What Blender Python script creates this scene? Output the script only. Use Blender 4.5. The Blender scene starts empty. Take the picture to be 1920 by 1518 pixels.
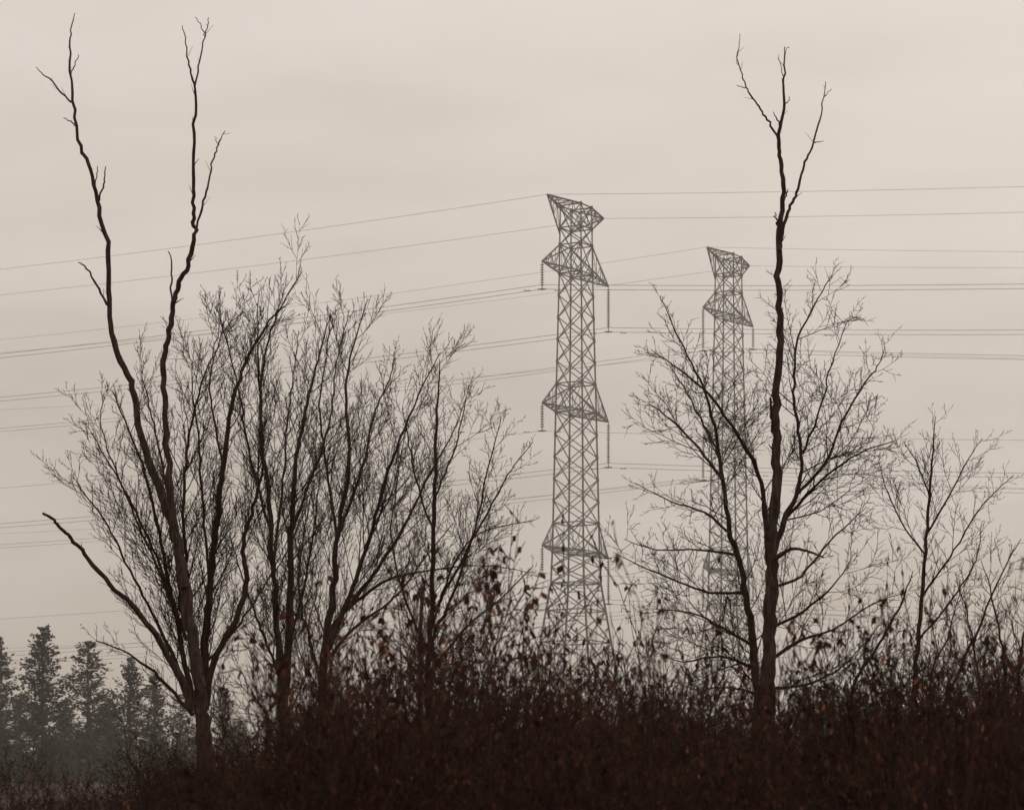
import bpy, math, random
import numpy as np
from mathutils import Vector
R = random.Random(11)
K = 0.36/1920.0            # survey unit per metre of distance
EYE = 1.7
def P(u, v, d):            # survey bearing -> metres (x east, y north, z up)
    return np.array([(u-960)*K*d, d, EYE+(1600-v)*K*d])

def ground_h(x, y):
    t = min(max(y-4, 0), 330.0)
    h = 0.032*t
    if y > 300: h = 0.032*(296 + 34*(1-math.exp(-(y-300)/34.0)))
    h += 0.12*math.sin(x*0.21+1.3)*math.sin(y*0.17)*min(1, max(0, (y-8)/20.0))
    return h

# ------------------------------------------------------------------ materials
def mat_noise(name, c1, c2, scale=8, rough=0.9, bump=0.3, stretch=(1,1,1), c3=None, objvar=0.0):
    m = bpy.data.materials.new(name); m.use_nodes = True
    nt = m.node_tree; N = nt.nodes; L = nt.links
    b = N["Principled BSDF"]
    b.inputs["Roughness"].default_value = rough
    b.inputs["Specular IOR Level"].default_value = 0.15
    tc = N.new("ShaderNodeTexCoord"); mp = N.new("ShaderNodeMapping")
    mp.inputs["Scale"].default_value = stretch
    L.new(tc.outputs["Object"], mp.inputs["Vector"])
    nz = N.new("ShaderNodeTexNoise"); nz.inputs["Scale"].default_value = scale
    nz.inputs["Detail"].default_value = 3 if bump else 1
    L.new(mp.outputs["Vector"], nz.inputs["Vector"])
    cr = N.new("ShaderNodeValToRGB")
    cr.color_ramp.elements[0].position = 0.35; cr.color_ramp.elements[0].color = (*c1, 1)
    cr.color_ramp.elements[1].position = 0.65; cr.color_ramp.elements[1].color = (*c2, 1)
    if c3:
        e = cr.color_ramp.elements.new(0.78); e.color = (*c3, 1)
    L.new(nz.outputs["Fac"], cr.inputs["Fac"])
    col = cr.outputs["Color"]
    if objvar:
        oi = N.new("ShaderNodeObjectInfo"); hs = N.new("ShaderNodeHueSaturation")
        mr = N.new("ShaderNodeMapRange"); mr.inputs["To Min"].default_value = 1-objvar; mr.inputs["To Max"].default_value = 1+objvar
        L.new(oi.outputs["Random"], mr.inputs["Value"]); L.new(mr.outputs["Result"], hs.inputs["Value"])
        L.new(col, hs.inputs["Color"]); col = hs.outputs["Color"]
    L.new(col, b.inputs["Base Color"])
    if bump:
        bp = N.new("ShaderNodeBump"); bp.inputs["Strength"].default_value = bump; bp.inputs["Distance"].default_value = 0.03
        L.new(nz.outputs["Fac"], bp.inputs["Height"]); L.new(bp.outputs["Normal"], b.inputs["Normal"])
    return m
M_dead  = mat_noise("weathered_dead_bark", (.034,.022,.017), (.078,.052,.040), 5, bump=.8, stretch=(3,3,.6), c3=(.13,.095,.075))
M_bark  = mat_noise("grey_brown_bark", (.036,.023,.017), (.070,.046,.035), 6, bump=.5, stretch=(2.5,2.5,.7))
M_bark2 = mat_noise("pale_bark", (.050,.035,.027), (.095,.069,.054), 6, bump=.5, stretch=(2.5,2.5,.7))
M_shrub = mat_noise("shrub_stem", (.022,.011,.008), (.052,.026,.018), 4, bump=0, objvar=.45)
M_leaf  = mat_noise("withered_leaf", (.030,.013,.009), (.085,.032,.019), 2, bump=0, objvar=.4)
M_rust  = mat_noise("rust_leaf", (.24,.075,.032), (.36,.13,.06), 2, bump=0)
M_steel1 = mat_noise("galvanised_steel", (.095,.09,.078), (.14,.132,.115), .6, rough=.65, bump=0)
M_steel2 = mat_noise("galvanised_steel_pale", (.095,.09,.078), (.135,.128,.11), .6, rough=.65, bump=0)
M_ins   = mat_noise("insulator_porcelain", (.07,.065,.057), (.11,.10,.09), 2, rough=.4, bump=0)
M_wire  = mat_noise("aluminium_conductor", (.20,.188,.168), (.25,.235,.21), .3, rough=.6, bump=0)
M_needle= mat_noise("pine_needles", (.036,.032,.020), (.078,.069,.042), .9, bump=0, objvar=.2)
M_pbark = mat_noise("pine_bark", (.05,.042,.034), (.085,.07,.055), 3, bump=0)
M_ground= mat_noise("leaf_litter_ground", (.040,.024,.017), (.085,.053,.036), .8, bump=.6, c3=(.11,.08,.05))

# ------------------------------------------------------------------ mesh builder
class B:
    def __init__(s): s.t = {}; s.q = []; s.qm = []
    def tube(s, pts, rad, sides=3, m=0):
        s.t.setdefault((len(pts), sides, m), []).append((pts, rad))
    def quad(s, q, m=1): s.q.append(q); s.qm.append(m)
    def mesh(s, name, mats, smooth=True):
        V = []; F = []; MI = []; off = 0
        for (n, k, m), lst in s.t.items():
            A = np.array([a[0] for a in lst], dtype=float)
            rr = np.array([a[1] for a in lst], dtype=float)
            T = np.empty_like(A); T[:,1:-1] = A[:,2:]-A[:,:-2]; T[:,0] = A[:,1]-A[:,0]; T[:,-1] = A[:,-1]-A[:,-2]
            T /= np.linalg.norm(T, axis=2, keepdims=True)+1e-9
            ov = A[:,-1]-A[:,0]; ref = np.zeros_like(ov); ref[np.arange(len(ov)), np.argmin(np.abs(ov),axis=1)] = 1
            U = np.cross(T, ref[:,None,:]); U /= np.linalg.norm(U,axis=2,keepdims=True)+1e-9
            W = np.cross(T, U)
            an = np.arange(k)*2*math.pi/k + (math.pi/4 if k==4 else 0)
            ring = A[:,:,None,:] + rr[:,:,None,None]*(U[:,:,None,:]*np.cos(an)[None,None,:,None] + W[:,:,None,:]*np.sin(an)[None,None,:,None])
            cnt = len(lst)
            V.append(ring.reshape(-1,3))
            idx = off + np.arange(cnt*n*k).reshape(cnt,n,k)
            a = idx[:,:-1,:]; b = np.roll(a,-1,axis=2); c = np.roll(idx[:,1:,:],-1,axis=2); d = idx[:,1:,:]
            f = np.stack([a,b,c,d],axis=-1).reshape(-1,4)
            F.append(f); MI.append(np.full(len(f), m)); off += cnt*n*k
        if s.q:
            Q = np.array(s.q).reshape(-1,3); V.append(Q)
            F.append(off+np.arange(len(Q)).reshape(-1,4)); MI.append(np.array(s.qm))
        V = np.concatenate(V); F = np.concatenate(F); MI = np.concatenate(MI)
        me = bpy.data.meshes.new(name)
        me.vertices.add(len(V)); me.vertices.foreach_set("co", V.astype(np.float32).ravel())
        me.loops.add(F.size); me.loops.foreach_set("vertex_index", F.astype(np.int32).ravel())
        me.polygons.add(len(F)); me.polygons.foreach_set("loop_start", (np.arange(len(F))*4).astype(np.int32))
        me.polygons.foreach_set("material_index", MI.astype(np.int32))
        me.polygons.foreach_set("use_smooth", np.full(len(F), smooth))
        for mm in mats: me.materials.append(mm)
        me.update(calc_edges=True)
        return me
def obj(name, me, loc=(0,0,0), parent=None):
    o = bpy.data.objects.new(name, me); o.location = loc
    bpy.context.scene.collection.objects.link(o)
    if parent: o.parent = parent
    return o

def nrm(v): return v/(math.sqrt(v[0]*v[0]+v[1]*v[1]+v[2]*v[2])+1e-9)
def perp(d, ang):
    ref = (0,0,1) if abs(d[2]) < .9 else (1,0,0)
    u = nrm(np.array([d[1]*ref[2]-d[2]*ref[1], d[2]*ref[0]-d[0]*ref[2], d[0]*ref[1]-d[1]*ref[0]]))
    w = np.array([d[1]*u[2]-d[2]*u[1], d[2]*u[0]-d[0]*u[2], d[0]*u[1]-d[1]*u[0]])
    return u*math.cos(ang)+w*math.sin(ang)
UP = np.array([0,0,1.0])
RMIN = .0068

def grow(b, p, d, L, r, lvl, up=.12, ang=(28,48), sp=(.30,.17), crook=.10, leaf=None, m=0):
    n = 7 if lvl > 0 else 4
    pts = [p]; ds = [d]; st = L/(n-1)
    for i in range(n-1):
        d = nrm(d + up*UP + crook*np.array([R.gauss(0,1),R.gauss(0,1),R.gauss(0,1)]))
        p = p + d*st; pts.append(p); ds.append(d)
    rad = [max(RMIN*(1-.55*i/(n-1)), r*(1-.85*i/(n-1))) for i in range(n)]
    b.tube(pts, rad, 4 if lvl >= 2 else 3, m)
    if lvl > 0:
        s = sp[0] if lvl >= 2 else sp[1]
        k = max(2, int(L/s)); a = R.uniform(0, 6.28)
        for j in range(k):
            t = .18+.80*(j+R.random())/k
            i = min(n-2, int(t*(n-1))); f = t*(n-1)-i
            pp = pts[i]*(1-f)+pts[i+1]*f
            a += 2.4+R.uniform(-.5,.5); th = math.radians(R.uniform(*ang))
            dd = nrm(ds[i]*math.cos(th)+perp(ds[i], a)*math.sin(th))
            grow(b, pp, dd, L*(.50 if lvl>=2 else .42)*(1.12-.7*t)*R.uniform(.5,1.4), max(RMIN, r*(1-.8*t)*.6), lvl-1, up, ang, sp, crook, leaf, m)
    if leaf and R.random() < leaf[0]:
        for _ in range(R.choice((1,1,2,3,4))):
            i = R.randrange(1, n); add_leaf(b, pts[i], leaf[1], leaf[2])
def add_leaf(b, p, size, mi):
    a = R.uniform(0,6.28); l = size*R.uniform(.5,1.3); w = l*R.uniform(.2,.42)
    dn = nrm(np.array([R.gauss(0,.6),R.gauss(0,.6),-.9])); sd = np.array([math.cos(a)*w, math.sin(a)*w, R.gauss(0,.4)*w])
    b.quad([p, p+dn*l*.45+sd, p+dn*l, p+dn*l*.5-sd], mi)

def limb(b, lst, d, dy=(0,0), sides=8, kids=None, m=0, wob=.13, r_mul=.84):
    """lst: (u,v,r) nodes.  dy: depth drift start->end.  kids: dict of side branch settings"""
    C = []
    n = len(lst)
    for i,(u,v,r) in enumerate(lst):
        f = i/(n-1); dd = d+dy[0]+(dy[1]-dy[0])*f**1.3
        C.append((P(u,v,dd), r*K*dd*r_mul))
    pts = []; rad = []
    for i in range(n-1):
        p0 = C[max(0,i-1)][0]; p1 = C[i][0]; p2 = C[i+1][0]; p3 = C[min(n-1,i+2)][0]
        L = np.linalg.norm(p2-p1); sub = 7 if L > 1.2 else 5
        for j in range(sub):
            t = j/sub
            q = .5*((2*p1)+(-p0+p2)*t+(2*p0-5*p1+4*p2-p3)*t*t+(-p0+3*p1-3*p2+p3)*t**3)
            rr = C[i][1]*(1-t)+C[i+1][1]*t
            if i+j > 0: q = q + (wob*rr+.011)*np.array([R.gauss(0,1),R.gauss(0,1),R.gauss(0,.3)])
            pts.append(q); rad.append(rr*R.uniform(.93,1.09))
    pts.append(C[-1][0]); rad.append(C[-1][1])
    b.tube(pts, rad, sides, m)
    if kids:
        seg = [np.linalg.norm(pts[i+1]-pts[i]) for i in range(len(pts)-1)]; tot = sum(seg)
        t0 = kids.get('t0', .15); dist = tot*t0; a = R.uniform(0,6.28)
        while dist < tot*.99:
            acc = 0; i = 0
            while i < len(seg)-1 and acc+seg[i] < dist: acc += seg[i]; i += 1
            f = (dist-acc)/seg[i]; pp = pts[i]*(1-f)+pts[i+1]*f; dd = nrm(pts[min(len(pts)-1,i+3)]-pts[max(0,i-2)])
            a += 2.4+R.uniform(-.6,.6); th = math.radians(R.uniform(*kids.get('a0',(32,55))))
            nd = nrm(dd*math.cos(th)+perp(dd,a)*math.sin(th))
            t = dist/tot; L0, L1 = kids['len']
            L = (L0*(1-t)+L1*t)*R.choice((.25,.5,.7,.9,1,1.35))
            if R.random() < kids.get('stub',0): 
                grow(b, pp, nd, R.uniform(.08,.3), rad[i]*.45, 0, m=m)
            else:
                grow(b, pp, nd, L, min(rad[i]*.5, .005+.0075*L), kids.get('lvl',2), kids.get('up',.10), kids.get('ang',(25,45)), kids.get('sp',(.18,.105)), kids.get('crook',.08), kids.get('leaf'), m=m)
            dist += kids.get('step',.42)*R.uniform(.4,1.6)
    return pts

# ================================================================== dead tree (left)
D = 62
b = B(); stub = dict(len=(.4,.2), step=.8, lvl=0, stub=.95, t0=.45)
limb(b, [(400,1590,19),(388,1480,17),(382,1380,16),(372,1270,14),(352,1150,13),(335,1030,11.5),(305,930,9.5),(272,840,8),(252,740,7),(240,700,7),(213,640,6.3),(203,560,5.6),(203,470,5.2),(186,390,4.6),(170,320,4),(148,262,3.6),(136,190,3),(131,100,2.2),(133,65,1.6),(140,25,.8)], D, (0,.8), 10, stub)
limb(b, [(134,192,2.4),(112,170,2),(98,152,1.8),(82,140,1.3),(68,126,.8)], D, (.7,.2), 5, dict(len=(.3,.2),step=.5,lvl=0,stub=.5))
limb(b, [(132,140,1.8),(140,122,1.3),(147,103,.8)], D, (.7,.9), 5)
limb(b, [(142,236,1.8),(130,226,1.3),(119,221,.8)], D, (.7,.6), 5)
limb(b, [(184,378,2.6),(193,350,2),(196,330,1.6),(199,312,.9)], D, (.5,.7), 5)
limb(b, [(178,348,1.8),(181,330,1.3),(183,311,.8)], D, (.5,.4), 5)
limb(b, [(201,572,3),(188,548,2.6),(172,518,2.2),(160,500,1.8),(147,492,1.1)], D, (.3,-.3), 6, dict(len=(.3,.2),step=.6,lvl=0,stub=.7))
limb(b, [(345,1100,10),(330,1020,9),(322,950,8),(314,850,7),(310,760,6.6),(307,680,6.2),(316,630,6),(326,575,5.8),(334,535,5.6),(352,498,5.4),(364,440,4.8),(363,400,4.2),(362,340,3.8),(363,250,3.4),(366,168,2.8),(356,130,2),(350,90,1.5),(342,48,.8)], D, (0,-1.2), 9, stub)
limb(b, [(366,168,2.2),(372,125,1.9),(384,70,1.5),(389,50,1.2),(391,33,.8)], D, (-1.1,-.8), 5, dict(len=(.25,.2),step=.6,lvl=0,stub=.6))
limb(b, [(384,68,1.3),(376,48,1.1),(366,32,.7)], D, (-1,-1.2), 5)
limb(b, [(365,440,3),(376,395,2.6),(390,352,2.3),(396,315,2),(405,283,1.7),(413,262,1.3),(422,245,.7)], D, (-.9,-.3), 6, dict(len=(.3,.2),step=.6,lvl=0,stub=.6))
limb(b, [(411,272,1.2),(405,262,.9),(402,256,.7)], D, (-.4,-.4), 4)
limb(b, [(324,565,2.6),(321,530,2.2),(322,490,1.8),(315,471,1)], D, (-.7,-.5), 6)
limb(b, [(362,1330,11),(335,1260,8),(290,1190,6.4),(255,1140,5.8),(215,1105,5.2),(165,1048,4.6),(135,1010,4),(118,993,3.7),(100,975,3.4),(81,962,2.6)], D, (.1,-1.8), 8, dict(len=(.5,.4),step=.8,lvl=0,stub=.5))
obj("dead_tree", b.mesh("dead_tree", [M_dead]))

# ================================================================== dead tree (right)
D = 60
b = B()
limb(b, [(1436,1600,23),(1436,1480,20),(1438,1380,17),(1441,1260,14.5),(1444,1150,13.5),(1446,1060,13),(1447,985,12),(1456,900,10),(1455,820,8.6),(1456,740,8),(1463,640,7.2),(1461,560,6.6),(1459,490,6.2),(1462,420,5.4),(1469,360,4.6),(1463,300,4.2),(1460,262,3.8),(1469,205,3),(1471,150,2.2),(1471,88,.9)], D, (0,.3), 10, stub, r_mul=.9, wob=.09)
limb(b, [(1460,264,3),(1446,235,2.6),(1428,210,2.3),(1412,185,2),(1399,163,1.8),(1390,135,1.4),(1383,108,1.1),(1387,63,.6)], D, (.2,-.8), 6, dict(len=(.25,.2),step=.5,lvl=0,stub=.6))
limb(b, [(1400,166,1.3),(1391,163,1),(1381,160,.7)], D, (-.3,-.4), 4)
limb(b, [(1384,122,1),(1381,112,.8),(1385,92,.6)], D, (-.7,-.9), 4)
limb(b, [(1470,195,1.6),(1476,192,1.2),(1480,180,.7)], D, (.2,.3), 4)
limb(b, [(1470,152,1.4),(1464,125,1),(1460,103,.7)], D, (.2,.3), 4)
limb(b, [(1471,110,1),(1474,98,.8),(1478,88,.6)], D, (.2,.3), 4)
limb(b, [(1465,238,2),(1456,222,1.5),(1450,210,.9)], D, (.2,.5), 4)
limb(b, [(1461,470,4.4),(1470,420,3.8),(1482,385,3.4),(1497,355,3),(1507,310,2.6),(1520,285,2.3),(1533,240,2),(1541,205,1.6),(1548,153,.7)], D, (.1,1.2), 7, dict(len=(.3,.2),step=.5,lvl=0,stub=.7))
limb(b, [(1527,268,1.3),(1536,266,1),(1545,265,.6)], D, (.9,1), 4)
limb(b, [(1546,182,1.1),(1552,174,.9),(1559,167,.6)], D, (1.1,1.2), 4)
limb(b, [(1466,390,2.6),(1473,370,2),(1478,355,1)], D, (.2,.0), 5)
limb(b, [(1454,830,5),(1448,790,4),(1444,745,2.6)], D, (.1,-.4), 6)
limb(b, [(1460,425,2.6),(1456,412,2),(1455,398,1)], D, (.2,.0), 5)
limb(b, [(1444,1010,11),(1436,970,7),(1432,935,4)], D, (0,-.3), 7)
limb(b, [(1450,1050,6),(1480,1030,4),(1510,1032,3),(1545,1045,2)], D, (0,-1), 6, dict(len=(.8,.5),step=.5,lvl=1,t0=.3))
obj("dead_tree", b.mesh("dead_tree", [M_dead]))

# ================================================================== living bare trees
def tree(name, D, limbs, mat):
    b = B()
    for L in limbs:
        limb(b, L[0], D, L[1], L[3] if len(L) > 3 else 6, L[2], r_mul=.72)
    return obj(name, b.mesh(name, [mat]))
bud = (.35,.03,0)
k1 = dict(len=(2.3,1.0), step=.20, a0=(22,46), ang=(18,42), up=.10, t0=.14, leaf=bud)
k1s = dict(len=(1.8,.8), step=.20, a0=(24,50), ang=(20,44), up=.10, t0=.10, leaf=bud)
tree("bare_tree", 66, [
 ([(385,1560,20),(380,1400,18),(376,1330,16),(388,1150,9),(405,1000,8),(418,880,7),(438,750,5.5),(468,665,4),(515,590,2.4),(535,575,1.2)], (0,.5), k1, 9),
 ([(385,1330,10),(400,1240,9),(440,1165,8.5),(463,1085,7.5),(456,1020,6),(475,950,4.5),(492,870,3.6),(487,740,2.8),(484,640,1.8),(485,555,1)], (0,-1.8), dict(k1, t0=.35)),
 ([(368,1330,9),(345,1230,7),(318,1100,5),(290,960,4),(262,860,3.2),(235,790,2.2),(212,735,1.2)], (0,1.6), k1s),
 ([(372,1280,8),(355,1120,6),(345,980,4.6),(350,850,3.6),(372,740,2.6),(400,660,1.8),(414,600,1)], (0,2.2), k1),
 ([(360,1300,6),(300,1180,4),(245,1070,3),(195,975,2.2),(150,915,1.2),(128,905,.8)], (0,-1.6), k1s),
 ([(350,1200,5),(300,1060,4),(255,960,3),(205,870,2),(170,810,1)], (0,-2), k1s),
 ([(345,1180,5),(325,1000,4),(300,850,3),(280,760,2),(262,690,1)], (0,2.5), k1s),
 ([(395,1140,5),(380,960,3.6),(372,830,3),(362,740,2),(360,680,1)], (0,-2.2), k1s),
 ([(362,1340,6),(300,1270,4),(240,1225,2.4),(180,1200,1.2)], (0,-1), dict(k1s,len=(1.2,.6))),
 ([(420,880,4),(400,780,3),(395,700,2),(420,620,1.4),(450,590,1)], (0.4,2), k1s),
 ([(372,1260,4),(440,1180,3),(500,1090,2),(540,1010,1)], (0,1.5), k1s),
 ([(330,1150,4),(275,1020,3),(225,900,2),(190,800,1.4),(195,740,.9)], (0,.6), k1s),
], M_bark)
tree("bare_tree", 69, [
 ([(530,1560,17),(530,1400,13),(528,1300,11),(520,1180,8),(510,1040,6.5),(503,920,5.4),(490,830,4.2),(492,700,3.2),(520,590,2),(566,510,1)], (0,-1.2), k1, 8),
 ([(532,1340,11),(543,1160,9),(545,1000,7),(556,860,5),(580,740,3.6),(600,660,2.4),(618,590,1.2)], (0,1), k1, 8),
 ([(545,1000,4.5),(590,880,3.5),(620,780,2.6),(632,680,1.8),(655,580,1)], (1,2.5), k1s),
 ([(508,1000,4.4),(470,860,3.4),(450,740,2.4),(430,660,1.6),(412,590,.9)], (-.5,-2.5), k1s),
 ([(512,1060,4.4),(530,900,3.2),(540,780,2.4),(552,690,1.7),(560,620,1)], (-.6,1.5), k1s),
 ([(528,1250,5),(570,1100,3.4),(590,980,2.4),(600,880,1)], (0,-2), k1s),
 ([(530,1280,5),(490,1180,3.4),(460,1100,2.4),(430,1000,1)], (0,1.5), k1s),
], M_bark2)
tree("bare_tree", 72, [
 ([(604,1560,17),(604,1380,14),(606,1270,12),(622,1120,8.5),(634,1000,6.2),(655,860,4.8),(648,740,3.4),(662,650,2.3),(690,560,1)], (0,.6), k1, 8),
 ([(612,1220,9),(650,1130,6.4),(690,1020,5),(722,900,3.8),(760,800,2.8),(800,710,1.7),(826,660,.9)], (0,-1.4), k1),
 ([(618,1180,7),(690,1090,5),(750,1000,4),(800,900,2.8),(850,810,1.6),(872,750,.9)], (0,1.8), k1s),
 ([(640,1150,5),(720,1090,3.6),(800,1070,2.5),(900,1060,1.6),(1004,1074,.8)], (0,-2), dict(k1s, len=(1.2,.6))),
 ([(636,1000,4.6),(680,880,3.4),(700,780,2.6),(730,710,1.8),(740,660,1)], (0,2.8), k1s),
 ([(632,1010,4.4),(610,860,3.4),(600,760,2.5),(610,680,1.6),(620,590,.9)], (0,-2.4), k1s),
 ([(610,1240,5),(660,1180,4),(740,1120,3),(800,1040,2),(850,980,1)], (0,2.2), k1s),
 ([(608,1290,5),(580,1200,4),(560,1100,3),(570,1000,2),(590,900,1)], (0,1.2), k1s),
], M_bark2)
k2 = dict(len=(1.8,.6), step=.18, a0=(30,55), ang=(25,48), up=.08, t0=.12)
tree("bare_tree", 70, [
 ([(804,1560,11),(803,1400,9),(804,1250,7.5),(810,1100,6.5),(814,950,5.2),(818,820,3.8),(821,740,2.4),(825,675,.9)], (0,.2), dict(k2, len=(2.4,.5)), 8),
 ([(808,1200,4.5),(850,1110,3.6),(885,1010,2.8),(910,900,2),(940,780,.9)], (0,-1.2), k2),
 ([(812,1150,4),(870,1040,3),(930,930,2.2),(965,870,1.5),(998,830,.9)], (0,1.4), dict(k2,len=(1.4,.5))),
 ([(806,1230,4),(760,1120,3),(735,1010,2.2),(745,900,1.6),(760,800,.9)], (0,1.4), k2),
 ([(814,1000,3.4),(780,900,2.6),(765,820,1.8),(755,760,.9)], (0,-1.6), k2),
 ([(816,930,3.2),(850,850,2.4),(868,780,1.6),(880,720,.8)], (0,1.5), k2),
 ([(806,1260,4),(870,1180,3),(940,1120,2),(1000,1060,1)], (0,1.6), dict(k2,len=(1.3,.5))),
 ([(808,1180,3.4),(850,1060,2.6),(900,1000,1.8),(1000,975,.9)], (0,-1.6), dict(k2,len=(1.2,.5))),
], M_bark)
b = B()
limb(b, [(787,1560,7),(788,1350,5.5),(789,1200,4.8),(791,1098,3.6)], 64, (0,0), 7)
obj("dead_snag", b.mesh("dead_snag", [M_dead]))
k3 = dict(len=(2.1,.9), step=.20, a0=(34,60), ang=(28,52), up=.07, t0=.10, crook=.13)
tree("bare_tree", 61.5, [
 ([(1424,1590,18),(1424,1400,15),(1418,1270,11),(1404,1140,9),(1382,1045,7),(1362,950,5.8),(1350,860,4.8),(1330,760,3.6),(1296,680,2.6),(1262,610,1.7),(1238,555,.9)], (0,-.8), k3, 9),
 ([(1440,1060,10),(1470,975,7.2),(1497,920,5.6),(1502,850,4.5),(1490,750,3.6),(1494,650,2.8),(1525,575,1.9),(1560,515,.9)], (0,1.2), k3),
 ([(1438,1010,8),(1430,920,5.8),(1405,850,5),(1360,780,4),(1320,730,3),(1270,690,2),(1220,655,.9)], (0,-1.8), dict(k3,len=(1.7,.6))),
 ([(1496,925,4.6),(1545,870,3.6),(1580,790,2.8),(1620,720,2),(1650,680,1.4),(1658,640,.9)], (1,2.6), dict(k3,len=(1.8,.6))),
 ([(1475,970,4.4),(1540,900,3.2),(1610,850,2.2),(1680,825,1)], (.6,-1.2), dict(k3,len=(1.7,.6))),
 ([(1395,1110,5),(1330,1110,3.4),(1260,1085,2.4),(1200,1060,1.6),(1150,1035,.8)], (0,-1.8), dict(k3,len=(1.7,.6))),
 ([(1370,1000,4),(1320,960,3),(1260,940,2),(1190,905,.8)], (-.5,1.8), dict(k3,len=(1.4,.6))),
 ([(1355,900,4.4),(1310,840,3.4),(1262,790,2.4),(1215,755,.8)], (-.5,1.8), dict(k3,len=(1.7,.6))),
 ([(1380,1040,4),(1310,1030,2.8),(1230,1030,1.8),(1170,1010,.8)], (-.5,-2.4), dict(k3,len=(1.4,.6))),
 ([(1440,1240,5.5),(1500,1200,4),(1560,1180,2.6),(1640,1130,1.6),(1700,1110,.8)], (0,1.6), dict(k3,len=(1.6,.7))),
 ([(1445,1290,5),(1520,1280,3.4),(1590,1240,2.2),(1650,1170,.8)], (0,-1.6), k3),
 ([(1447,1100,5),(1500,1080,3.4),(1560,1010,2.2),(1625,950,.8)], (0,2.2), dict(k3,len=(1.7,.6))),
 ([(1412,1210,5),(1360,1180,3.6),(1300,1150,2.4),(1220,1140,.8)], (0,1.6), k3),
 ([(1440,1180,5),(1500,1150,3.4),(1560,1100,2.2),(1600,1040,.8)], (0,-2.2), k3),
 ([(1505,850,3.4),(1540,760,2.6),(1560,680,1.8),(1590,600,.9)], (1,-.8), dict(k3,len=(1.7,.6))),
 ([(1410,1250,5),(1350,1230,3),(1280,1240,2),(1230,1220,.8)], (0,-1.6), k3),
 ([(1362,950,4),(1345,850,3),(1300,760,2.2),(1260,690,1)], (-.6,2), dict(k3,len=(1.7,.6))),
 ([(1418,1300,4),(1380,1290,3),(1330,1290,2),(1290,1310,.8)], (0,-1.6), k3),
], M_bark)
k4 = dict(len=(1.5,.5), step=.18, a0=(32,55), ang=(25,45), up=.08, t0=.10)
tree("bare_tree", 74, [
 ([(1706,1560,9),(1708,1400,7.5),(1718,1240,6),(1730,1100,5),(1742,950,3.8),(1747,860,2.6),(1754,780,.9)], (0,.3), k4),
 ([(1738,1000,2.8),(1780,930,2.2),(1810,870,1.5),(1842,822,.8)], (.2,-1), k4),
 ([(1728,1120,3),(1790,1030,2.3),(1840,950,1.6),(1900,890,.8)], (.2,1.4), k4),
 ([(1735,1040,2.6),(1690,980,2),(1660,910,1.4),(1648,860,.8)], (.2,1.2), k4),
 ([(1742,930,2.4),(1720,870,1.7),(1695,830,.8)], (.2,-1.2), k4),
 ([(1722,1200,3),(1780,1130,2.3),(1830,1050,1.6),(1840,980,.8)], (.1,-1.4), k4),
 ([(1590,1420,5),(1600,1290,4.4),(1640,1220,3.8),(1690,1130,2.6),(1712,1070,1)], (0,-1.4), k4),
], M_bark)
tree("bare_tree", 58, [
 ([(1745,1560,8),(1760,1360,5),(1810,1230,3.6),(1850,1140,2.8),(1885,1060,1.8),(1915,1010,.8)], (0,1.2), dict(k4, t0=.2)),
 ([(1900,1560,8),(1890,1360,5),(1880,1230,3.4),(1860,1120,2.2),(1840,1050,.8)], (0,-1.2), dict(k4, t0=.2)),
 ([(1900,1400,5),(1915,1230,3.4),(1930,1120,2.2),(1950,1020,.8)], (0,-1.2), dict(k4, t0=.2)),
 ([(1760,1380,4),(1745,1280,3),(1780,1180,2),(1800,1110,1)], (0,-1), dict(k4, t0=.2)),
 ([(1890,1400,4),(1840,1280,3),(1820,1180,2),(1800,1100,1)], (0,1), dict(k4, t0=.2)),
], M_bark)

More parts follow.
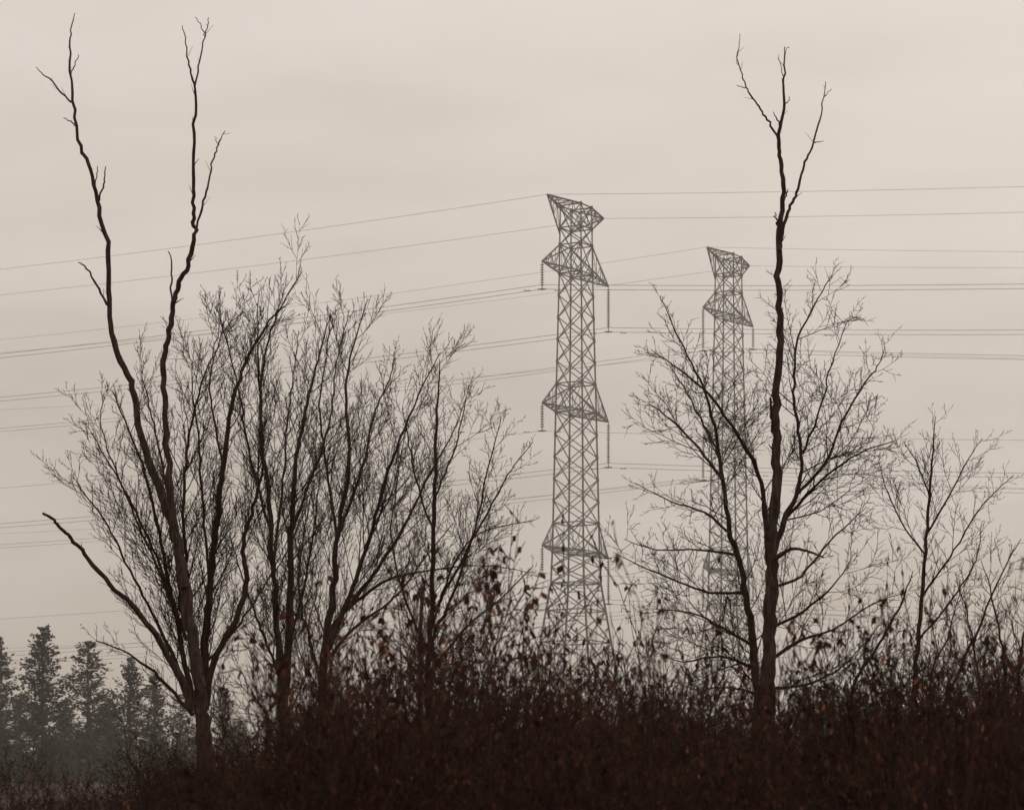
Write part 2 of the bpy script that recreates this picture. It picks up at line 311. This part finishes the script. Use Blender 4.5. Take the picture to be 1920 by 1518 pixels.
# ================================================================== transmission towers
def tower(u, d, zs, base_z, mat, ins):
    s = K*d; c = P(u, 1600, d); c[2] = 0
    e1 = np.array([-.485,-.875,0]); e2 = np.array([.875,-.485,0])
    ztop, z1, z2, z3, zf = zs
    prof = [(ztop,1.22),(z1,1.30),(z2,1.58),(z3,1.84),(zf,1.95),(base_z,4.7)]
    def a(z):
        for (za,aa),(zb,ab) in zip(prof,prof[1:]):
            if z >= zb: return aa+(ab-aa)*(za-z)/(za-zb)
        return prof[-1][1]
    def cor(z,i):
        sx = (1,1,-1,-1)[i%4]; sy = (1,-1,-1,1)[i%4]
        return c+e1*a(z)*sx+e2*a(z)*sy+UP*z
    b = B()
    def bar(p,q,r): b.tube([p,q],[r,r],4)
    keys = [ztop, ztop-2.3, z1+3.0, z1, z2+3.0, z2, z3+3.0, z3, zf]
    lv = [ztop]
    for za,zb in zip(keys,keys[1:]):
        n = max(1, round((za-zb)/2.15))
        for j in range(1,n+1): lv.append(za+(zb-za)*j/n)
    H = zf-base_z; low = [zf-H*f for f in (.14,.30,.50,.74,1)]
    for i,(za,zb) in enumerate(zip(lv,lv[1:])):
        for f in range(4):
            bar(cor(za,f),cor(zb,f+1),.068); bar(cor(za,f+1),cor(zb,f),.068)
            if any(abs(za-k)<.01 for k in keys): bar(cor(za,f),cor(za,f+1),.08)
            p = cor(za,f); t = .16
            bar(p+UP*t,p-UP*t,.19)
    prev = zf
    for z in low:
        for f in range(4):
            A,Bq,C,Dq = cor(prev,f),cor(prev,f+1),cor(z,f),cor(z,f+1)
            bar(A,Dq,.085); bar(Bq,C,.085)
            w0 = np.linalg.norm(A-Bq); w1 = np.linalg.norm(C-Dq); X = A+(Dq-A)*w0/(w0+w1)
            bar((A+X)/2,(A+C)/2*.5+A*.5,.05); bar((Bq+X)/2,(Bq+Dq)/2*.5+Bq*.5,.05)
            bar((C+X)/2,(A+C)/2,.05); bar((Dq+X)/2,(Bq+Dq)/2,.05)
            bar(A,Bq,.08)
        prev = z
    for f in range(4):
        b.tube([cor(z,f) for z in (ztop,z1,z2,z3,zf,base_z)], [.10,.11,.125,.135,.145,.18], 4)
    for z in (z1,z2,z3,zf): bar(cor(z,0),cor(z,2),.05); bar(cor(z,1),cor(z,3),.05)
    tips = []
    def arm(sg, L, zc, zo, n=4):
        """zc: level of the horizontal chord, zo: level where the sloping chord meets the body"""
        tip = c+e1*sg*L+UP*zc
        ci = (0,1) if sg > 0 else (3,2)
        h = [cor(zc,i) for i in ci]; o = [cor(zo,i) for i in ci]
        for i in (0,1):
            bar(h[i],tip,.09); bar(o[i],tip,.09)
        pt = lambda p,t: p+(tip-p)*t
        for j in range(n):
            t0 = j/n; t1 = (j+1)/n*.98
            for i in (0,1):
                if j%2: bar(pt(h[i],t0),pt(o[i],t1),.05)
                else: bar(pt(o[i],t0),pt(h[i],t1),.05)
                if j: bar(pt(h[i],t0),pt(o[i],t0),.045)
            bar(pt(h[0],t0),pt(h[1],t1),.045); 
            bar(pt(h[0],t0),pt(h[1],t0),.05)
        return tip
    tips.append(arm(1,6.4,ztop,ztop-3.0)); tips.append(arm(-1,6.4,ztop,ztop-2.3))
    for z in (z1,z2,z3):
        tips.append(arm(1,7.5,z,z+3.0)); tips.append(arm(-1,7.5,z,z+3.0))
    T = bpy.data.objects.new("transmission_tower", None); bpy.context.scene.collection.objects.link(T)
    T.location = (c[0],c[1],base_z)
    me = b.mesh("steel_lattice",[mat],smooth=False); o = obj("steel_lattice",me,(-c[0],-c[1],-base_z),T)
    b = B(); ends = [tips[0],tips[1]]
    for i,t in enumerate(tips[2:]):
        L = ins[i%2]; n = int((L-.5)/.26)
        pts = [t, t-UP*.28]; rad = [.04,.04]
        for j in range(n):
            z = .3+j*.26
            for dz,r in ((0,.04),(.07,.20),(.12,.18),(.15,.04)):
                pts.append(t-UP*(z+dz)); rad.append(r)
        pts.append(t-UP*L); rad.append(.05)
        b.tube(pts,rad,8); e = t-UP*L; ends.append(e)
        w = np.array([.45,0,0]); b.tube([e-w,e,e+w],[.05,.10,.05],5)
        w = np.array([1.6,0,0])
        for sg in (-1,1):   # vibration dampers
            q = e+w*sg; b.tube([q-UP*.12-np.array([.3,0,0]),q-UP*.14-np.array([.1,0,0]),q-UP*.14+np.array([.1,0,0]),q-UP*.12+np.array([.3,0,0])],[.07,.03,.03,.07],5)
    obj("insulator_strings", b.mesh("insulator_strings",[M_ins]),(-c[0],-c[1],-base_z),T)
    b = B()
    for f in range(4):
        q = cor(base_z,f); b.tube([q-UP*1.2,q+UP*.3,q+UP*.32],[.5,.5,.01],8)
    obj("concrete_footings", b.mesh("footings",[mat]),(-c[0],-c[1],-base_z),T)
    return ends
E1 = tower(1080, 300, (69.9,62.8,48.2,33.5,30.2), ground_h(6,300), M_steel1, (2.9,4.9))
E2 = tower(1366, 357, (76.6,69.0,53.0,37.0,33.0), ground_h(27,357), M_steel2, (5.4,2.9))

def wires(E, dl, dr, spec):
    b = B()
    for A,(lv,rv,dbl) in zip(E,spec):
        for side,v,u,dd in ((0,lv,0,dl),(1,rv,1920,dr)):
            for off in ((0,.47) if dbl else (0,)):
                a0 = A+UP*off; e = P(u,v,a0[1]+dd)+UP*off
                hv = e-a0; hv[2] = 0; T = np.linalg.norm(hv); hv /= T
                k = .00022; mm = (e[2]-a0[2]-k*T*T)/T
                ts = np.linspace(0,240,40); pts = [a0+hv*t+UP*(mm*t+k*t*t) for t in ts]
                r = .030 if dbl else .020
                b.tube(pts,[r]*40,4)
    obj("overhead_power_lines", b.mesh("overhead_power_lines",[M_wire]))
wires(E1, 37, 0, [(505,350,0),(553,398,0),(671,541,1),(752,627,1),(915,825,0),(989,895,1),(1160,1101,0),(1230,1165,1)])
wires(E2, 56, 0, [(637,472,0),(661,502,0),(809,674,1),(768,672,0),(1027,924,1),(1000,915,0),(1245,1180,1),(1215,1160,0)])

# ================================================================== conifers
def conifer(H, Rm, seed, dens=1.0, ragged=.25):
    rs = random.Random(seed); b = B()
    b.tube([np.array([0,0,-.5]),np.array([0,0,H*.5]),np.array([0,0,H])],[.16,.10,.02],6,0)
    nw = int(H*3.4)
    for w in range(nw):
        f = (w+.5)/nw; z = H*(.05+.94*f)
        for k in range(rs.choice((5,6,7,8))):
            az = rs.uniform(0,6.28); L = Rm*((1-f)**.8*.95+.06)*rs.uniform(1-ragged*2,1+ragged)
            if L < .1: continue
            dz = rs.uniform(.05,.6)*L*(.4+f)
            tip = np.array([math.cos(az)*L, math.sin(az)*L, z+dz]); base = np.array([0,0,z-.1*L]); mid = (base+tip)/2-np.array([0,0,.12*L])
            b.tube([base,mid,tip],[.035,.022,.008],3,0)
            n = int((6+L*13)*dens)
            for _ in range(n):
                t = rs.uniform(.1,1.05)**.8; q = base*(1-t)**2+2*mid*t*(1-t)+tip*t*t
                sp = .30*(1.1-t*.5)*min(1,.35+L)
                q = q+np.array([rs.gauss(0,sp*.7),rs.gauss(0,sp*.7),rs.gauss(0,sp*.45)])
                dr = nrm(np.array([math.cos(az)+rs.gauss(0,.7),math.sin(az)+rs.gauss(0,.7),.35+rs.gauss(0,.5)]))
                sd = perp(dr,rs.uniform(0,6.28)); l = rs.uniform(.15,.38); ww = rs.uniform(.035,.09)
                b.quad([q-dr*l*.5, q+sd*ww, q+dr*l*.6, q-sd*ww],1)
    return b.mesh("pine",[M_pbark,M_needle])
pm = [conifer(11,2.7,1,1.1,.35),conifer(11,2.4,2,1.1,.45),conifer(11,3.1,3,1.1,.5),conifer(11,2.8,9,1,.55)]
for i,(u,v,d,k,ws) in enumerate([(-4,1192,205,1,1.1),(80,1174,195,0,1.15),(165,1200,200,3,1.15),(243,1232,190,2,1.0),(290,1265,205,1,1.3),(338,1300,215,3,1.3),(418,1288,185,2,1),(-70,1210,200,0,1.2),(123,1310,215,1,1.6),(203,1310,220,0,1.6),(38,1300,225,2,1.6)]):
    p = P(u,v,d); g = ground_h(p[0],d); s = (p[2]-g)/11
    o = obj("pine_tree", pm[k], (p[0],d,g)); o.scale = (s*ws,s*ws,s); o.rotation_euler = (0,0,R.uniform(0,6.28))

# ================================================================== shrubs
def shrub(stems=9, leaf=(.3,.05,1), H=3.0, spread=.35, sp=(.30,.22), lvl=2, r=(.009,.016), crook=.11, ang=(28,60)):
    b = B()
    for i in range(stems):
        a = R.uniform(0,6.28); rr = R.uniform(0,.35)
        d = nrm(np.array([math.cos(a)*spread*R.uniform(.1,1),math.sin(a)*spread*R.uniform(.1,1),1]))
        grow(b, np.array([math.cos(a)*rr,math.sin(a)*rr,-.15]), d, H*R.uniform(.5,1.0), R.uniform(*r), lvl, .06, ang, sp, crook, leaf)
    return b.mesh("shrub",[M_shrub,M_leaf,M_rust])
RMIN = .0054
SB = [shrub(stems=10, leaf=(.25,.055,1), spread=.75, crook=.17) for i in range(6)]          # low tangled
RMIN = .0072
SL = [shrub(stems=6, leaf=(.95,.085,1), spread=.42, sp=(.34,.25), r=(.014,.024), crook=.16, ang=(30,65)) for i in range(6)]   # tall, leafy
ST = [shrub(stems=7, leaf=(.35,.06,1), spread=.5, sp=(.30,.22), r=(.013,.022), crook=.16, ang=(30,65)) for i in range(5)]    # tall, bare
SR = [shrub(stems=3, leaf=(.5,.065,2), spread=.35, sp=(.5,.35)) for i in range(2)]
thick = bpy.data.objects.new("shrub_thicket",None); bpy.context.scene.collection.objects.link(thick)
prof = [(-200,1405),(0,1405),(200,1400),(380,1370),(480,1290),(560,1150),(640,1070),(720,1050),(800,1090),(890,960),(960,1020),(1040,1130),(1120,1140),(1200,1100),(1300,1090),(1400,1180),(1480,1200),(1560,1040),(1650,1110),(1720,1110),(1800,1040),(1900,1060),(2120,1060)]
dense = [(-200,1450),(0,1450),(350,1400),(480,1340),(580,1240),(700,1210),(900,1190),(1050,1260),(1200,1240),(1400,1290),(1600,1250),(1750,1170),(1900,1140),(2120,1140)]
def top_v(u, prof=prof):
    for (a,va),(c,vc) in zip(prof,prof[1:]):
        if a <= u <= c: return va+(vc-va)*(u-a)/(c-a)
    return 1300
def put(me, u, d, topv, wide=1.0):
    x = (u-960)*K*d; g = ground_h(x,d); z = EYE+(1600-topv)*K*d
    s = max(.3,(z-g)/2.9)
    o = obj("shrub", me, (x,d,g), thick); o.rotation_euler = (R.gauss(0,.06),R.gauss(0,.06),R.uniform(0,6.28)); w = max(.8,s)*R.uniform(.8,1.1)*wide
    o.scale = (w,w,s)
for i in range(195):        # tall open stems
    d = R.uniform(20,44); u = R.uniform(470,2050)
    tv = top_v(u); tv += (1400-tv)*min(1,abs(R.gauss(0,.42)))
    put(R.choice(SL if R.random()<.65 else ST),u,d,tv,.62)
for i in range(180):       # dense belt
    d = 22+42*(i/180.0)**.8; u = R.uniform(-150,2070)
    tv = top_v(u,dense)+abs(R.gauss(0,70))-10
    put(R.choice(SB),u,d,tv,.9)
for i in range(80):       # low dense understorey
    d = R.uniform(20,40); u = R.uniform(-150,2070)
    put(R.choice(SB),u,d,R.uniform(1400,1480))
for i in range(16):       # around the left trunks
    put(R.choice(ST+SB),R.uniform(290,480),R.uniform(45,60),R.uniform(1290,1390),.8)
for i in range(80):       # farther scrub
    d = R.uniform(75,170); u = R.uniform(-150,2070)
    put(R.choice(SB),u,d,R.uniform(1310,1420) if u>430 else R.uniform(1385,1440))
for u,tv,d in ((115,1375,23),(152,1380,24),(1655,960,30),(185,1455,22),(310,1450,23),(1560,1080,27),(660,1020,29),(1250,1190,26),(590,1130,30),(900,1000,28),(740,1100,27),(1850,1200,25)):
    put(R.choice(SR),u,d,tv,.5)

# far mixed treeline
tl = bpy.data.objects.new("distant_treeline",None); bpy.context.scene.collection.objects.link(tl)
for i in range(90):
    u = -250+2450*(i+R.random())/90; d = R.uniform(225,290)
    tv = (1350 if u<450 else (1285 if 1200<u<1280 or 1500<u<1720 else 1335))+R.uniform(-15,55)
    p = P(u,tv,d); g = ground_h(p[0],d); s = (p[2]-g)/11
    o = obj("conifer",R.choice(pm),(p[0],d,g),tl); w = s*R.uniform(1,1.7); o.scale = (w,w,s); o.rotation_euler=(0,0,R.uniform(0,6))

# ================================================================== ground
xs = np.concatenate([np.linspace(-3000,-160,14),np.linspace(-140,140,141),np.linspace(160,3000,14)])
ys = np.concatenate([np.linspace(-400,-10,8),np.linspace(0,420,211),np.linspace(460,5000,16)])
V = [(x,y,ground_h(x,y)) for y in ys for x in xs]; nx = len(xs)
F = [(j*nx+i,j*nx+i+1,(j+1)*nx+i+1,(j+1)*nx+i) for j in range(len(ys)-1) for i in range(nx-1)]
me = bpy.data.meshes.new("ground"); me.from_pydata(V,[],F); me.materials.append(M_ground); me.update()
obj("ground",me)

# ================================================================== mist bank (real homogeneous volume)
x0,x1,y0,y1,z0,z1 = -260,260,95,440,-2,62
V = [(x,y,z) for x in (x0,x1) for y in (y0,y1) for z in (z0,z1)]
F = [(0,1,3,2),(4,6,7,5),(0,4,5,1),(2,3,7,6),(0,2,6,4),(1,5,7,3)]
me = bpy.data.meshes.new("mist"); me.from_pydata(V,[],F); me.update()
mm = bpy.data.materials.new("thin_mist"); mm.use_nodes = True; nt = mm.node_tree; nt.nodes.clear()
vo = nt.nodes.new("ShaderNodeVolumeScatter"); vo.inputs["Density"].default_value=.0011; vo.inputs["Color"].default_value=(.99,.93,.88,1); vo.inputs["Anisotropy"].default_value=.2
mo = nt.nodes.new("ShaderNodeOutputMaterial"); nt.links.new(vo.outputs[0],mo.inputs["Volume"])
me.materials.append(mm); obj("mist",me)

# ================================================================== sky
w = bpy.data.worlds.new("World"); bpy.context.scene.world = w; w.use_nodes = True
nt = w.node_tree; N = nt.nodes; L = nt.links; N.clear()
out = N.new("ShaderNodeOutputWorld"); mix = N.new("ShaderNodeMixShader"); mix.inputs[0].default_value = .94
sky = N.new("ShaderNodeTexSky"); sky.sky_type = 'NISHITA'; sky.sun_disc = False
sky.sun_elevation = math.radians(38); sky.sun_rotation = math.radians(25); sky.dust_density = 4
b1 = N.new("ShaderNodeBackground"); b1.inputs[1].default_value = .08; L.new(sky.outputs[0],b1.inputs[0])
tc = N.new("ShaderNodeTexCoord"); sx = N.new("ShaderNodeSeparateXYZ"); L.new(tc.outputs["Generated"],sx.inputs[0])
mp = N.new("ShaderNodeMapping"); mp.inputs["Scale"].default_value = (2.2,2.2,9); mp.inputs["Rotation"].default_value=(0,.10,0); L.new(tc.outputs["Generated"],mp.inputs[0])
nz = N.new("ShaderNodeTexNoise"); nz.inputs["Scale"].default_value = 2.6; nz.inputs["Detail"].default_value = 3; nz.inputs["Roughness"].default_value=.5
L.new(mp.outputs[0],nz.inputs["Vector"])
m1 = N.new("ShaderNodeMath"); m1.operation='MULTIPLY_ADD'; m1.inputs[1].default_value=.34; L.new(nz.outputs["Fac"],m1.inputs[0]); L.new(sx.outputs["Z"],m1.inputs[2])
m2 = N.new("ShaderNodeMath"); m2.operation='MULTIPLY_ADD'; m2.inputs[1].default_value=.18; L.new(sx.outputs["X"],m2.inputs[0]); L.new(m1.outputs[0],m2.inputs[2])
cr = N.new("ShaderNodeValToRGB"); e = cr.color_ramp.elements
e[0].position=.12; e[0].color=(.480,.402,.335,1); e[1].position=.54; e[1].color=(.775,.705,.637,1)
for pos,c in ((.25,(.555,.474,.403,1)),(.34,(.655,.576,.505,1)),(.42,(.725,.648,.578,1))):
    x = e.new(pos); x.color=c
L.new(m2.outputs[0],cr.inputs[0])
b2 = N.new("ShaderNodeBackground"); L.new(cr.outputs[0],b2.inputs[0]); b2.inputs[1].default_value=1.05
L.new(b1.outputs[0],mix.inputs[1]); L.new(b2.outputs[0],mix.inputs[2]); L.new(mix.outputs[0],out.inputs[0])
sl = bpy.data.lights.new("overcast_sun",'SUN'); sl.energy=.5; sl.angle=math.radians(25); sl.color=(1,.95,.88)
so = bpy.data.objects.new("overcast_sun",sl); bpy.context.scene.collection.objects.link(so)
az = math.radians(25); el = math.radians(38)
dirv = Vector((math.sin(az)*math.cos(el),math.cos(az)*math.cos(el),math.sin(el)))
so.rotation_euler = dirv.to_track_quat('Z','Y').to_euler()

# ================================================================== camera
cam = bpy.data.cameras.new("camera"); co = bpy.data.objects.new("camera",cam); bpy.context.scene.collection.objects.link(co)
co.location=(0,0,EYE); co.rotation_euler=(math.radians(90),0,0)
cam.lens=100; cam.sensor_width=36; cam.shift_y=(1600-759)/1920; cam.clip_end=8000; cam.clip_start=.5
cam.dof.use_dof=True; cam.dof.focus_distance=85; cam.dof.aperture_fstop=3.2
bpy.context.scene.camera=co
sc = bpy.context.scene; sc.view_settings.view_transform='Standard'; sc.view_settings.look='None'; sc.view_settings.exposure=0
